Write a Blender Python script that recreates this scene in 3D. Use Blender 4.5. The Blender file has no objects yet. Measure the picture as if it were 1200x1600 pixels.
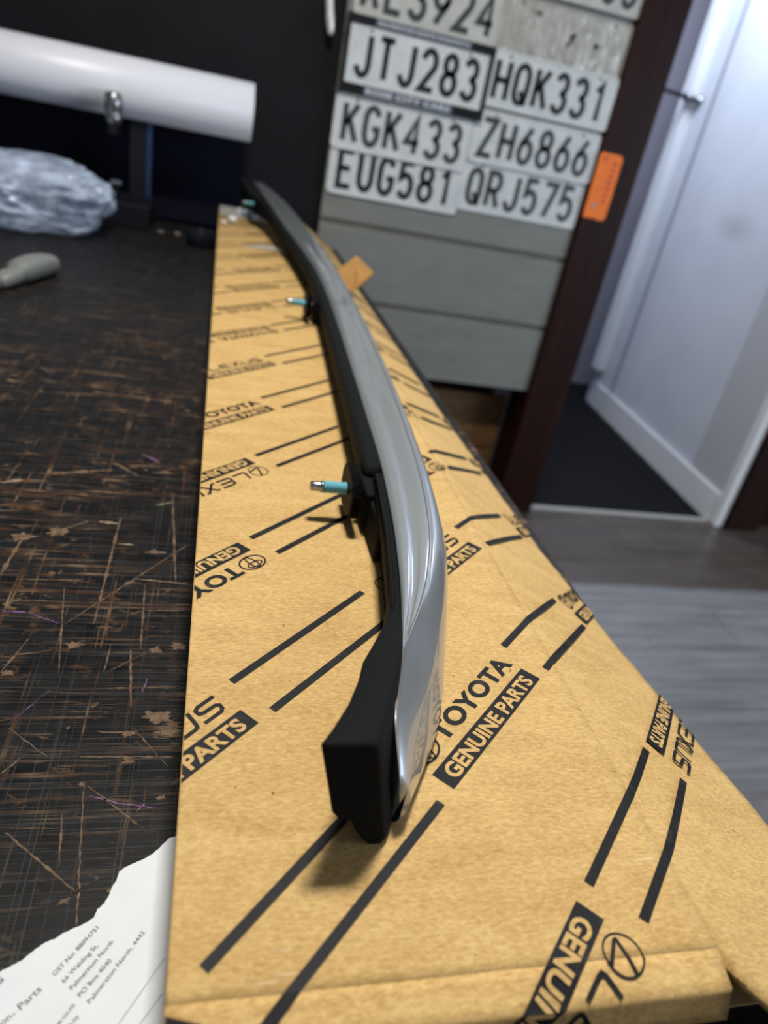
import bpy, bmesh, math, random
from math import sin, cos, pi, radians
from mathutils import Matrix, Vector, noise
random.seed(7)
SC = bpy.context.scene
COL = SC.collection

# ------------------------------------------------------------------ camera
ZB = 0.826            # height of the top of the cardboard box above the floor
HC = 0.24             # camera above the box
def _n(v):
    l = math.sqrt(sum(c*c for c in v)); return [c/l for c in v]
F = 1109.0
dn = _n([-430, 2050, 1109.]); bb = [-246, -640, 1109.]
dt = sum(a*b for a, b in zip(dn, bb)); bb = _n([b-a*dt for a, b in zip(dn, bb)])
rr = [dn[1]*bb[2]-dn[2]*bb[1], dn[2]*bb[0]-dn[0]*bb[2], dn[0]*bb[1]-dn[1]*bb[0]]
if rr[0] < 0: rr = [-c for c in rr]
right = Vector((rr[0], bb[0], -dn[0])); down = Vector((rr[1], bb[1], -dn[1])); fwd = Vector((rr[2], bb[2], -dn[2]))
cd = bpy.data.cameras.new('camera'); cam = bpy.data.objects.new('camera', cd); COL.objects.link(cam)
M = Matrix.Identity(4)
for i in range(3):
    M[i][0] = right[i]; M[i][1] = -down[i]; M[i][2] = -fwd[i]
M.translation = Vector((0, 0, ZB+HC))
cam.matrix_world = M
cd.sensor_fit = 'VERTICAL'; cd.sensor_height = 9.9; cd.sensor_width = 7.425
cd.lens = 9.9*F/1600.
cd.clip_start = .01; cd.clip_end = 60
cd.dof.use_dof = True; cd.dof.focus_distance = .36; cd.dof.aperture_fstop = 1.85
SC.camera = cam

# ------------------------------------------------------------------ world and lights
w = bpy.data.worlds.new('world'); SC.world = w; w.use_nodes = True
w.node_tree.nodes['Background'].inputs[0].default_value = (.75, .85, 1, 1)
w.node_tree.nodes['Background'].inputs[1].default_value = .04
def area(name, loc, target, sx, sy, power, col):
    l = bpy.data.lights.new(name, 'AREA'); l.shape = 'RECTANGLE'; l.size = sx; l.size_y = sy
    l.energy = power; l.color = col
    o = bpy.data.objects.new(name, l); COL.objects.link(o); o.location = loc
    o.rotation_euler = (Vector(target)-Vector(loc)).to_track_quat('-Z', 'Y').to_euler()
    return o
area('ceiling_lamp_light', (.09, .68, 2.42), (.10, .55, .8), .24, .16, 34, (1, .96, .88))
area('window_light', (3.35, -.3, 1.28), (1.2, 1.5, .9), 1.5, 1.1, 46, (.72, .84, 1))
area('hall_light', (1.45, 2.75, 2.3), (1.8, 2.7, .7), .5, .5, 27, (.74, .84, 1))
area('rear_fill_light', (-.6, -2.3, 1.4), (0, .8, 1.1), 1.4, 1., 4, (.85, .91, 1))  # added fill from behind the camera; the rear wall has no window
SC.view_settings.view_transform = 'Standard'; SC.view_settings.look = 'None'
SC.view_settings.exposure = 0.0; SC.view_settings.gamma = 1.0
SC.view_settings.use_curve_mapping = False

# ------------------------------------------------------------------ helpers
def tag(o, label=None, cat=None, group=None, kind=None):
    if label: o['label'] = label
    if cat: o['category'] = cat
    if group: o['group'] = group
    if kind: o['kind'] = kind
    return o
def root(name, loc, label, cat, group=None):
    o = bpy.data.objects.new(name, None); COL.objects.link(o); o.location = loc
    o.empty_display_size = .05
    return tag(o, label, cat, group)
def ob(name, me, mat, parent=None, smooth=False):
    """me: bmesh or mesh in world coordinates"""
    if isinstance(me, bmesh.types.BMesh):
        m = bpy.data.meshes.new(name); me.normal_update(); me.to_mesh(m); me.free()
    else: m = me
    o = bpy.data.objects.new(name, m); COL.objects.link(o)
    mats = mat if isinstance(mat, (list, tuple)) else [mat]
    for k in mats: m.materials.append(k)
    if smooth:
        for p in m.polygons: p.use_smooth = True
    # origin at the thing's place
    if parent is not None:
        off = parent.location if parent.parent is None else (parent.location+parent.parent.location if parent.parent.parent is None else parent.location)
        m.transform(Matrix.Translation(-Vector(off))); o.parent = parent
    else:
        if m.vertices:
            xs = [v.co for v in m.vertices]
            c = Vector(((min(v.x for v in xs)+max(v.x for v in xs))/2, (min(v.y for v in xs)+max(v.y for v in xs))/2, min(v.z for v in xs)))
            m.transform(Matrix.Translation(-c)); o.location = c
    return o
def box(bm, x0, x1, y0, y1, z0, z1, bev=0, seg=2):
    vs = [bm.verts.new((x, y, z)) for x in (x0, x1) for y in (y0, y1) for z in (z0, z1)]
    fs = [bm.faces.new([vs[i] for i in q]) for q in ((0,1,3,2),(4,6,7,5),(0,4,5,1),(2,3,7,6),(0,2,6,4),(1,5,7,3))]
    if bev:
        es = set(e for f in fs for e in f.edges)
        bmesh.ops.bevel(bm, geom=list(es), offset=bev, segments=seg, profile=.5, affect='EDGES')
    return bm
def nb(*a, **k): return box(bmesh.new(), *a, **k)
def cyl(bm, p0, p1, r0, r1=None, n=24, caps=True):
    r1 = r0 if r1 is None else r1
    p0 = Vector(p0); p1 = Vector(p1); d = (p1-p0).normalized()
    a = d.orthogonal().normalized(); b = d.cross(a)
    A = [bm.verts.new(p0+(a*cos(2*pi*i/n)+b*sin(2*pi*i/n))*r0) for i in range(n)]
    B = [bm.verts.new(p1+(a*cos(2*pi*i/n)+b*sin(2*pi*i/n))*r1) for i in range(n)]
    for i in range(n):
        f = bm.faces.new((A[i], A[(i+1) % n], B[(i+1) % n], B[i])); f.smooth = True
    if caps: bm.faces.new(A[::-1]); bm.faces.new(B)
    return bm
def lathe(bm, p0, d, prof, n=28, cap=True):
    p0 = Vector(p0); d = Vector(d).normalized(); a = d.orthogonal().normalized(); b = d.cross(a); prev = None
    for (t, r) in prof:
        ring = [bm.verts.new(p0+d*t+(a*cos(2*pi*i/n)+b*sin(2*pi*i/n))*r) for i in range(n)]
        if prev:
            for i in range(n):
                f = bm.faces.new((prev[i], prev[(i+1) % n], ring[(i+1) % n], ring[i])); f.smooth = True
        elif cap: bm.faces.new(ring[::-1])
        prev = ring
    if cap: bm.faces.new(prev)
    return bm
def loft(bm, secs, closed=True, caps=True, smooth=True, mat=0):
    prev = None; first = None
    for s in secs:
        ring = [bm.verts.new(p) for p in s]; n = len(ring)
        if prev:
            for i in range(n if closed else n-1):
                f = bm.faces.new((prev[i], prev[(i+1) % n], ring[(i+1) % n], ring[i])); f.smooth = smooth; f.material_index = mat
        else: first = ring
        prev = ring
    if caps:
        bm.faces.new(first[::-1]); bm.faces.new(prev)
    bmesh.ops.recalc_face_normals(bm, faces=bm.faces[:])
    return bm
def interp(x, xs, ys):
    if x <= xs[0]: return ys[0]
    for i in range(len(xs)-1):
        if x <= xs[i+1]:
            t = (x-xs[i])/(xs[i+1]-xs[i]); return ys[i]*(1-t)+ys[i+1]*t
    return ys[-1]
def smoothI(x, xs, ys):
    """monotone-ish Catmull-Rom interpolation"""
    if x <= xs[0]: return ys[0]
    if x >= xs[-1]: return ys[-1]
    n = len(xs)
    for i in range(n-1):
        if x <= xs[i+1]: break
    def m(k):
        if k == 0: return (ys[1]-ys[0])/(xs[1]-xs[0])
        if k == n-1: return (ys[-1]-ys[-2])/(xs[-1]-xs[-2])
        a = (ys[k]-ys[k-1])/(xs[k]-xs[k-1]); b = (ys[k+1]-ys[k])/(xs[k+1]-xs[k])
        ha = xs[k]-xs[k-1]; hb = xs[k+1]-xs[k]
        if a*b <= 0: return 0.
        w1 = 2*hb+ha; w2 = hb+2*ha; return (w1+w2)/(w1/a+w2/b)
    h = xs[i+1]-xs[i]; t = (x-xs[i])/h
    return ((2*t**3-3*t**2+1)*ys[i]+(t**3-2*t**2+t)*h*m(i)+(-2*t**3+3*t**2)*ys[i+1]+(t**3-t**2)*h*m(i+1))

# ------------------------------------------------------------------ materials
def mat(name, col=(.5, .5, .5), rough=.5, metal=0, **k):
    m = bpy.data.materials.new(name); m.use_nodes = True
    b = m.node_tree.nodes['Principled BSDF']
    b.inputs['Base Color'].default_value = (*col, 1); b.inputs['Roughness'].default_value = rough; b.inputs['Metallic'].default_value = metal
    for kk, v in k.items(): b.inputs[kk.replace('_', ' ')].default_value = v
    return m
class NT:
    def __init__(s, m): s.m = m; s.t = m.node_tree; s.b = s.t.nodes['Principled BSDF']
    def n(s, typ, ins=None, **props):
        x = s.t.nodes.new(typ)
        for k, v in props.items(): setattr(x, k, v)
        for k, v in (ins or {}).items():
            if isinstance(v, bpy.types.NodeSocket): s.t.links.new(v, x.inputs[k])
            else: x.inputs[k].default_value = v
        return x
    def co(s, scale=(1, 1, 1), rot=(0, 0, 0), loc=(0, 0, 0)):
        tc = s.n('ShaderNodeNewGeometry')
        return s.n('ShaderNodeMapping', {'Vector': tc.outputs['Position'], 'Scale': scale, 'Rotation': rot, 'Location': loc}).outputs[0]
    def noise(s, vec, scale, detail=4, rough=.55, dist=0):
        return s.n('ShaderNodeTexNoise', {'Vector': vec, 'Scale': scale, 'Detail': detail, 'Roughness': rough, 'Distortion': dist}).outputs['Fac']
    def ramp(s, fac, stops):
        r = s.n('ShaderNodeValToRGB', {'Fac': fac}); e = r.color_ramp.elements
        while len(e) < len(stops): e.new(.5)
        for x, (p, c) in zip(e, stops):
            x.position = p; x.color = (*c, 1) if isinstance(c, tuple) else (c, c, c, 1)
        return r.outputs[0]
    def mix(s, fac, a, b, blend='MIX'):
        x = s.n('ShaderNodeMix', data_type='RGBA', blend_type=blend)
        for k, v in ((0, fac), (6, a), (7, b)):
            if isinstance(v, bpy.types.NodeSocket): s.t.links.new(v, x.inputs[k])
            else: x.inputs[k].default_value = (*v, 1) if isinstance(v, tuple) else v
        return x.outputs[2]
    def math(s, op, a, b=0.):
        x = s.n('ShaderNodeMath', operation=op)
        for k, v in ((0, a), (1, b)):
            if isinstance(v, bpy.types.NodeSocket): s.t.links.new(v, x.inputs[k])
            else: x.inputs[k].default_value = v
        return x.outputs[0]
    def set(s, k, v): s.t.links.new(v, s.b.inputs[k])
    def bump(s, h, strength=.3, dist=.001):
        s.set('Normal', s.n('ShaderNodeBump', {'Height': h, 'Strength': strength, 'Distance': dist}).outputs[0])

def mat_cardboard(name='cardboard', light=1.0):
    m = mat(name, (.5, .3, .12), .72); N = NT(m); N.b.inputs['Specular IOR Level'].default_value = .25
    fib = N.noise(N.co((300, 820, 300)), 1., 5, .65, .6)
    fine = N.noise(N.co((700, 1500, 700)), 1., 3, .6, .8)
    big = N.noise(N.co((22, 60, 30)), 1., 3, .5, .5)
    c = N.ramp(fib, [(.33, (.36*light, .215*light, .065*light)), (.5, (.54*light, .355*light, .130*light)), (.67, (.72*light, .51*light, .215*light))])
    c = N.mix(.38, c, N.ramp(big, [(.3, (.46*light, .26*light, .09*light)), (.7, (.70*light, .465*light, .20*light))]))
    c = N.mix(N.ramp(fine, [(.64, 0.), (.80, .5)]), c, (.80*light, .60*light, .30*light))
    sp = N.noise(N.co((260, 260, 260), loc=(3, 5, 1)), 1., 1, .5)
    c = N.mix(N.ramp(sp, [(.795, 0.), (.82, .8)]), c, (.16, .07, .02))
    scuff = N.noise(N.co((30, 420, 60), rot=(0, 0, .15)), 1., 2, .5, .2)
    sm = N.noise(N.co((12, 16, 12), loc=(1, 2, 0)), 1., 1)
    c = N.mix(N.math('MULTIPLY', N.ramp(scuff, [(.68, 0.), (.74, .5)]), N.ramp(sm, [(.55, 0.), (.65, 1.)])), c, (.85, .72, .50))
    N.set('Base Color', c)
    flute = N.n('ShaderNodeTexWave', {'Vector': N.co((1, 1, 1)), 'Scale': 55., 'Distortion': .6, 'Detail': 1.}, wave_type='BANDS', bands_direction='Y').outputs['Fac']
    N.bump(N.math('ADD', N.math('MULTIPLY', fib, .35), N.math('MULTIPLY', flute, .16)), .22, .0006)
    return m
M_CARD = mat_cardboard()
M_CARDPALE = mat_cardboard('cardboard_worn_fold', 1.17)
M_CARDIN = mat('cardboard_core', (.42, .26, .11), .9)
def mat_ink():
    m = mat('printed_black_ink', (.018, .018, .020), .6); N = NT(m); N.b.inputs['Specular IOR Level'].default_value = .2
    n = N.noise(N.co((500, 900, 500)), 1., 3, .6); b = N.noise(N.co((90, 90, 90)), 1., 4, .6, .5)
    c = N.mix(N.ramp(b, [(.56, 0.), (.75, .35)]), (.011, .011, .013), (.09, .08, .065))
    c = N.mix(N.ramp(n, [(.68, 0.), (.80, .35)]), c, (.25, .18, .10))
    N.set('Base Color', c); return m
M_INK = mat_ink()

def mat_bench():
    m = mat('scratched_black_bench_paint', (.008, .008, .009), .35); N = NT(m)
    N.b.inputs['IOR'].default_value = 1.2
    def sc(scale, rot, lo, hi, loc=(0, 0, 0), d=.2, det=3):
        return N.ramp(N.noise(N.co(scale, rot=(0, 0, rot), loc=loc), 1., det, .55, d), [(lo, 0.), (hi, 1.)])
    region = N.ramp(N.noise(N.co((9, 7, 5), loc=(2, 1, 0)), 1., 3), [(.36, .15), (.54, 1.)])
    gx = N.n('ShaderNodeSeparateXYZ', {'Vector': N.co()}).outputs[1]
    far = N.ramp(N.math('MULTIPLY', gx, .5), [(.10, .30), (.17, 1.), (.42, 1.), (.62, .25)])
    lines = None
    for (s_, r, lo, hi, l) in (((9, 330, 1), .03, .605, .65, (0, 0, 0)), ((300, 9, 1), .12, .62, .66, (3, 1, 0)), ((11, 300, 1), .45, .65, .685, (5, 2, 0)),
                               ((11, 420, 1), -.2, .645, .69, (11, 7, 0)), ((16, 150, 1), -.06, .60, .65, (1, 17, 0))):
        x = sc(s_, r, lo, hi, l, .6)
        lines = x if lines is None else N.math('MAXIMUM', lines, x)
    patch = sc((60, 110, 1), 0, .60, .63, (4, 4, 0), 1.4, 6)
    wear = N.math('MULTIPLY', N.math('MULTIPLY', N.math('MAXIMUM', lines, patch), region), far)
    hair = None
    for (s_, r, l) in (((5, 1300, 1), .12, (1, 1, 0)), ((1300, 6, 1), .2, (2, 6, 0)), ((6, 1200, 1), .75, (3, 3, 0)), ((6, 1200, 1), -.7, (3, 9, 0)), ((6, 1300, 1), .95, (3, 19, 0))):
        x = sc(s_, r, .665, .70, l, .05, 1); hair = x if hair is None else N.math('MAXIMUM', hair, x)
    dust = N.noise(N.co((60, 60, 60)), 1., 6, .65)
    base = N.ramp(dust, [(.35, (.0055, .006, .0072)), (.7, (.013, .0135, .0145))])
    c = N.mix(N.math('MULTIPLY', hair, .45), base, (.07, .07, .07))
    tone = N.noise(N.co((40, 60, 40)), 1., 3)
    brown = N.ramp(tone, [(.35, (.04, .020, .012)), (.52, (.10, .055, .030)), (.7, (.24, .16, .10))])
    c = N.mix(N.math('MULTIPLY', wear, .9), c, brown)
    N.set('Base Color', c)
    N.set('Roughness', N.ramp(dust, [(.3, .34), (.7, .50)]))
    N.bump(N.math('ADD', N.math('MULTIPLY', wear, -.6), N.math('MULTIPLY', hair, -.2)), .4, .0005)
    return m
M_BENCH = mat_bench()
M_BENCHEDGE = mat('bench_edge_paint', (.010, .011, .014), .5)

def mat_silver():
    m = mat('silver_metallic_paint', (.33, .345, .36), .40, .72); N = NT(m)
    N.b.inputs['Coat Weight'].default_value = .95; N.b.inputs['Coat Roughness'].default_value = .035
    fl = N.noise(N.co((4500, 4500, 4500)), 1., 1)
    N.set('Base Color', N.ramp(fl, [(.35, (.34, .37, .395)), (.7, (.44, .47, .50))]))
    return m
M_SILVER = mat_silver()
def mat_rubber(name, c, r):
    m = mat(name, c, r); N = NT(m); N.b.inputs['IOR'].default_value = 1.055
    N.bump(N.noise(N.co((1500,)*3), 1., 3), .12, .0003); return m
M_PLASTIC = mat_rubber('black_satin_plastic', (.013, .014, .015), .5)
def mat_foam():
    m = mat('black_foam', (.004, .004, .004), .4); N = NT(m); N.b.inputs['IOR'].default_value = 1.12
    v = N.n('ShaderNodeTexVoronoi', {'Vector': N.co((900,)*3), 'Scale': 1.}).outputs['Distance']
    N.bump(v, 1., .0016); return m
M_FOAM = mat_foam()
M_STEEL = mat('brushed_steel', (.36, .36, .37), .3, 1)
M_BRIGHT = mat('bright_zinc', (.90, .90, .88), .35, .5)
M_TEAL = mat('blue_thread_compound', (.13, .42, .52), .55)
M_DARKMETAL = mat('dark_painted_steel', (.012, .013, .018), .35)
M_BLUELIT = mat('blue_lit_steel', (.035, .06, .14), .3, .6)

def mat_noisy(name, c0, c1, scale=8, rough=.6, bump=0, sc3=(1, 1, 1), **k):
    m = mat(name, c0, rough, **k); N = NT(m)
    n = N.noise(N.co(tuple(s*scale for s in sc3)), 1., 5, .6)
    N.set('Base Color', N.ramp(n, [(.3, c0), (.7, c1)]))
    if bump: N.bump(n, bump, .002)
    return m
M_BLACKWALL = mat_noisy('black_painted_wall', (.0065, .0065, .0092), (.0105, .0105, .0142), 6, .6)
M_NAVY = mat_noisy('blue_black_board', (.0045, .005, .014), (.006, .007, .018), 5, .6)
M_GREY = mat_noisy('grey_green_panel_paint', (.185, .195, .18), (.225, .235, .22), 9, .45, sc3=(1, 1, 3))
M_GREYEDGE = mat_noisy('panel_groove_shade', (.10, .10, .085), (.14, .14, .12), 12, .6)  # darker strip between boards, shadow line of each groove put into the colour
def mat_redwood():
    m = mat('dark_varnished_timber', (.03, .008, .004), .5); N = NT(m); N.b.inputs['Specular IOR Level'].default_value = .18
    n = N.noise(N.co((60, 60, 3)), 1., 5, .6, .4)
    N.set('Base Color', N.ramp(n, [(.3, (.010, .0018, .001)), (.6, (.022, .0045, .0025)), (.8, (.042, .010, .004))])); return m
M_REDWOOD = mat_redwood()
M_BROWNEDGE = mat_noisy('brown_timber_edge', (.07, .028, .012), (.12, .05, .02), 30, .45, sc3=(1, 1, .1))
def mat_white():
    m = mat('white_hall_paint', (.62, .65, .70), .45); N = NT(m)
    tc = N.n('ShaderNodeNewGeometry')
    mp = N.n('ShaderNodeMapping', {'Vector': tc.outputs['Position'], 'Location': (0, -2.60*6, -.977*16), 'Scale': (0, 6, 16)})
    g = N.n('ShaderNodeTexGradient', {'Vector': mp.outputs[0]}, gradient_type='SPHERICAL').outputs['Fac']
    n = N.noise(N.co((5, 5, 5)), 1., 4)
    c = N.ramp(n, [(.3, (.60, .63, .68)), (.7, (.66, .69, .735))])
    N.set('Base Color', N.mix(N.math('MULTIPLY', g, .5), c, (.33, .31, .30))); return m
M_HALL = mat_white()
M_WHITETRIM = mat('white_gloss_trim', (.80, .81, .82), .25)
M_REVEALSHADE = mat('shaded_white_reveal', (.52, .52, .53), .5)  # greyer near stretch of hall wall: the shadow boundary is put into the colour
M_LAV = mat('lavender_grey_wall', (.30, .29, .34), .6)
M_CARPET = mat_noisy('charcoal_carpet', (.0035, .0035, .004), (.008, .008, .0088), 300, .95, .6)
M_CEIL = mat('ceiling_paint', (.75, .75, .74), .8)
M_ROOM = mat('room_wall_paint', (.34, .34, .36), .7)
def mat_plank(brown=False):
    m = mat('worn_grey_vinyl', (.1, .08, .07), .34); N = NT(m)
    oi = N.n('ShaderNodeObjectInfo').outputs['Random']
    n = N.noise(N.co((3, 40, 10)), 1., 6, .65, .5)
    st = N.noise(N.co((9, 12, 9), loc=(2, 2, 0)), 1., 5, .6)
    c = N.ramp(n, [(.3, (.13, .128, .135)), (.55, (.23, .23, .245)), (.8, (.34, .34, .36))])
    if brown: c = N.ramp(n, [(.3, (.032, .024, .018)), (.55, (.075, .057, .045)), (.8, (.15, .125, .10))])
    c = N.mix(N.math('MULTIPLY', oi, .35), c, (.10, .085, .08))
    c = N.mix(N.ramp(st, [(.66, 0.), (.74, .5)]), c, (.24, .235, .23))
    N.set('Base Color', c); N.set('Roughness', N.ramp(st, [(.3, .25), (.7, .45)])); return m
M_PLANK = mat_plank(); M_PLANKDIM = mat_plank(True)  # second copy darker brown: light falling off towards the doorway, put into colour
M_SUB = mat('dark_subfloor', (.02, .017, .015), .9)
M_VINYL = mat('white_vinyl_roll', (.78, .79, .86), .38)
M_PAPER = mat_noisy('white_copy_paper', (.70, .74, .78), (.75, .785, .82), 60, .8)
M_TEXTGREY = mat('grey_print', (.16, .16, .17), .8)
M_ORANGE = mat_noisy('orange_tag_card', (.90, .16, .004), (1., .23, .008), 40, .5)
M_ORANGED = mat('faint_red_print', (.60, .06, .005), .5)
M_TAPE = mat('clear_packing_tape', (.92, .90, .86), .15, 0, Alpha=.6)
M_CRUMB = mat('white_foam_scrap', (.85, .85, .84), .5)
M_PLYBROWN = mat_noisy('brown_plywood', (.12, .055, .017), (.22, .115, .04), 14, .6, sc3=(1, 1, 5))
def mat_plate(name, c0, c1, rough, metal=0):
    m = mat(name, c0, rough, metal); N = NT(m)
    n = N.noise(N.co((25, 25, 25)), 1., 5, .6); g = N.noise(N.co((60, 60, 60), loc=(4, 4, 4)), 1., 4, .6)
    c = N.ramp(n, [(.3, c0), (.7, c1)])
    c = N.mix(N.ramp(g, [(.64, 0.), (.76, .45)]), c, (.22, .19, .14))
    N.set('Base Color', c)
    if metal: N.bump(N.noise(N.co((30, 30, 18)), 1., 2, .5, .6), .8, .006)
    return m
M_PLATE = mat_plate('reflective_white_plate', (.56, .60, .62), (.68, .71, .73), .3)
M_PLATEOLD = mat_plate('aged_white_plate', (.44, .45, .43), (.55, .56, .53), .4)
M_PLATEBARE = mat_plate('bare_worn_aluminium', (.40, .39, .355), (.56, .55, .51), .36, .25)
M_CHAR = mat('black_plate_enamel', (.010, .014, .014), .4)
M_CHARGREY = mat('faded_plate_enamel', (.045, .055, .058), .4)
M_FRAME = mat('black_plate_surround', (.006, .006, .008), .35)
M_STRIP = mat('grey_blue_strip', (.10, .115, .15), .4)
M_STRIPTXT = mat('pale_strip_lettering', (.62, .66, .74), .4)
M_TOOLGREY = mat('grey_ribbed_plastic', (.20, .215, .21), .5)
def mat_bag():
    m = mat('clear_blue_plastic_film', (.66, .78, 1.), .12); N = NT(m)
    N.b.inputs['Specular IOR Level'].default_value = .9
    n = N.noise(N.co((18, 18, 18)), 1., 5, .6, 1.2)
    N.set('Alpha', N.ramp(n, [(.3, .25), (.5, .5), (.7, .9)]))
    N.bump(n, .8, .007); return m
M_BAG = mat_bag()

for m_ in (M_CARPET, M_BLACKWALL, M_NAVY, M_DARKMETAL): m_.node_tree.nodes['Principled BSDF'].inputs['IOR'].default_value = 1.25
# ------------------------------------------------------------------ room shell
YW = 2.03
fl = ob('floor', nb(-2.2, 1.115+.75, -2.5, YW+.02, -.05, -.006), M_SUB); tag(fl, kind='structure')
fl2 = ob('floor', nb(1.865, 3.5, -2.5, YW+.02, -.05, -.006), M_SUB); tag(fl2, kind='structure')
random.seed(3)
pm = {}
y = -1.3
while y < YW-.01:
    y1 = min(y+.125, YW)
    x = -.4-random.random()*.9
    while x < 3.5:
        x1 = min(x+1.22, 3.5)
        if x1 > .2:
            o = ob('plank', nb(x+.001, x1-.001, y+.001, y1-.001, -.006, random.choice((-.0003, 0, .0003)), bev=.0008, seg=1), M_PLANKDIM if y > 1.5 else M_PLANK, fl)
        x = x1
    y = y1
tag(ob('ceiling', nb(-2.2, 3.6, -2.6, 4.4, 2.6, 2.65), M_CEIL), kind='structure')
tag(ob('wall_left', nb(-2.25, -2.2, -2.5, 2.0, 0, 2.6), M_ROOM), kind='structure')
tag(ob('wall_rear', nb(-2.2, 3.5, -2.55, -2.5, 0, 2.6), M_ROOM), kind='structure')
# right wall with a window opening
bm = bmesh.new(); box(bm, 3.5, 3.55, -2.5, -1.15, 0, 2.6); box(bm, 3.5, 3.55, .55, YW, 0, 2.6); box(bm, 3.5, 3.55, -1.15, .55, 0, .65); box(bm, 3.5, 3.55, -1.15, .55, 1.95, 2.6)
tag(ob('wall_right', bm, M_ROOM), kind='structure')
# black wall behind the bench
tag(ob('wall_back', nb(-2.2, .2575, 2.03, 2.13, 0, 2.6), M_BLACKWALL), kind='structure')
bm = bmesh.new(); box(bm, .2575, .98, 2.33, 2.38, 0, 2.6); box(bm, .2575, .98, 2.03, 2.33, 2.3, 2.6)
tag(ob('wall_recess', bm, M_SUB), kind='structure')
tag(ob('wall_beside_door', nb(1.99, 3.5, 2.03, 2.13, 0, 2.6), M_REDWOOD), kind='structure')
tag(ob('wall_over_door', nb(.98, 1.99, 2.03, 2.13, 2.25, 2.6), M_ROOM), kind='structure')
# door frame
dr = ob('door_1', nb(.981, 1.112, 1.995, 2.13, 0, 2.25, bev=.004), M_REDWOOD); tag(dr, kind='structure')
ob('jamb_edge', nb(1.1125, 1.122, 2.02, 2.13, 0, 2.25, bev=.001), M_BROWNEDGE, dr)
bm = nb(1.905, 2.04, 1.975, 2.029, 0, 2.25, bev=.004)
ob('door_post', bm, M_REDWOOD, dr)
bm = nb(1.868, 1.904, 1.995, 2.0295, 0, 2.25, bev=.002)
ob('white_door_stop', bm, M_WHITETRIM, dr)
ob('threshold_strip', nb(1.122, 1.866, 2.022, 2.05, -.004, .006, bev=.002), mat('worn_threshold', (.30, .29, .27), .4), dr)
# hall
tag(ob('floor_hall', nb(.98, 3.4, 2.051, 4.3, -.05, -.001), M_CARPET), kind='structure')
def hallwall(x0, y0, x1, y1, z0, z1, th, m, name, parent=None):
    d = Vector((x1-x0, y1-y0, 0)).normalized(); n = Vector((d.y, -d.x, 0))*th
    if n.x < 0: n = -n
    bm = bmesh.new(); P = [Vector((x0, y0, 0)), Vector((x1, y1, 0)), Vector((x1, y1, 0))+n, Vector((x0, y0, 0))+n]
    vs = [bm.verts.new((p.x, p.y, z)) for z in (z0, z1) for p in P]
    for q in ((0,1,2,3),(4,5,6,7),(0,1,5,4),(1,2,6,5),(2,3,7,6),(3,0,4,7)): bm.faces.new([vs[i] for i in q])
    bmesh.ops.recalc_face_normals(bm, faces=bm.faces[:])
    return ob(name, bm, m, parent)
HX = lambda yy: 1.893+(yy-2.235)*(1.98-1.893)/(3.33-2.235)
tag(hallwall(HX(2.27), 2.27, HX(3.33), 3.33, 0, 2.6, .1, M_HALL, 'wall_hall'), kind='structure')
tag(hallwall(HX(2.031)-.004, 2.031, HX(2.27)-.004, 2.269, 0, 2.6, .1, M_REVEALSHADE, 'wall_hall_near'), kind='structure')
tag(hallwall(HX(2.032)-.016, 2.032, HX(3.33)-.012, 3.33, 0, .115, .011, M_WHITETRIM, 'baseboard_hall'), kind='structure')
tag(hallwall(HX(3.25)-.045, 3.25, HX(3.25)-.045, 3.31, .19, 2.6, .044, M_WHITETRIM, 'trim_1'), kind='structure')
tag(hallwall(HX(3.10)-.004, 3.095, HX(3.11)-.004, 3.115, .115, 2.6, .004, M_LAV, 'trim_2'), kind='structure')
tag(ob('wall_hall_end', nb(.98, 3.4, 3.62, 3.7, 0, 2.6), M_LAV), kind='structure')
tag(ob('wall_hall_left', nb(.93, .98, 2.14, 3.62, 0, 2.6), M_LAV), kind='structure')
tag(ob('ceiling_hall', nb(.93, 3.4, 4.41, 4.45, 2.6, 2.62), M_CEIL), kind='structure')

# window in the right wall (out of frame, source of the cool light)
wr = ob('window_1', nb(3.50, 3.54, -1.15, .55, .65, .70), M_WHITETRIM); tag(wr, kind='structure')

# ------------------------------------------------------------------ coat hook on the hall trim
hk = root('coat_hook', (HX(3.2)-.05, 3.25, 1.41), 'small dark chrome hook with a ball end on the white hall trim beyond the doorway', 'hook')
bm = bmesh.new(); cyl(bm, (HX(3.25)-.175, 3.235, 1.425), (HX(3.25)-.02, 3.235, 1.415), .009, n=12)
ob('arm', bm, M_DARKMETAL, hk)
bm = bmesh.new(); bmesh.ops.create_uvsphere(bm, u_segments=20, v_segments=12, radius=.024)
bmesh.ops.translate(bm, verts=bm.verts[:], vec=(HX(3.25)-.005, 3.215, 1.412)); ob('ball_end', bm, M_STEEL, hk, True)
bm = bmesh.new(); cyl(bm, (HX(3.25)-.062, 3.24, 1.418), (HX(3.25)-.04, 3.24, 1.418), .02, n=16); ob('collar', bm, M_STEEL, hk)

# ------------------------------------------------------------------ grey boarded panel
gp = root('boarded_panel', (.62, 2.02, .43), 'grey-green painted panel of wide horizontal boards below the number plates', 'panel')
zb = 1.066
edges = [.4265, 1.066-.2205*YW, 1.066-.1215*YW, 1.066-.02*YW, 1.23, 1.43, 1.63, 1.83, 2.03, 2.25]
for i in range(len(edges)-1):
    z0, z1 = edges[i], edges[i+1]
    ob('board', nb(.2585, .9795, 2.012, 2.03, z0+(.014 if i else 0), z1-.001, bev=.002), M_GREY, gp)
    if i: ob('groove_strip', nb(.2585, .9795, 2.017, 2.03, z0-.001, z0+.0135), M_GREYEDGE, gp)

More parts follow.
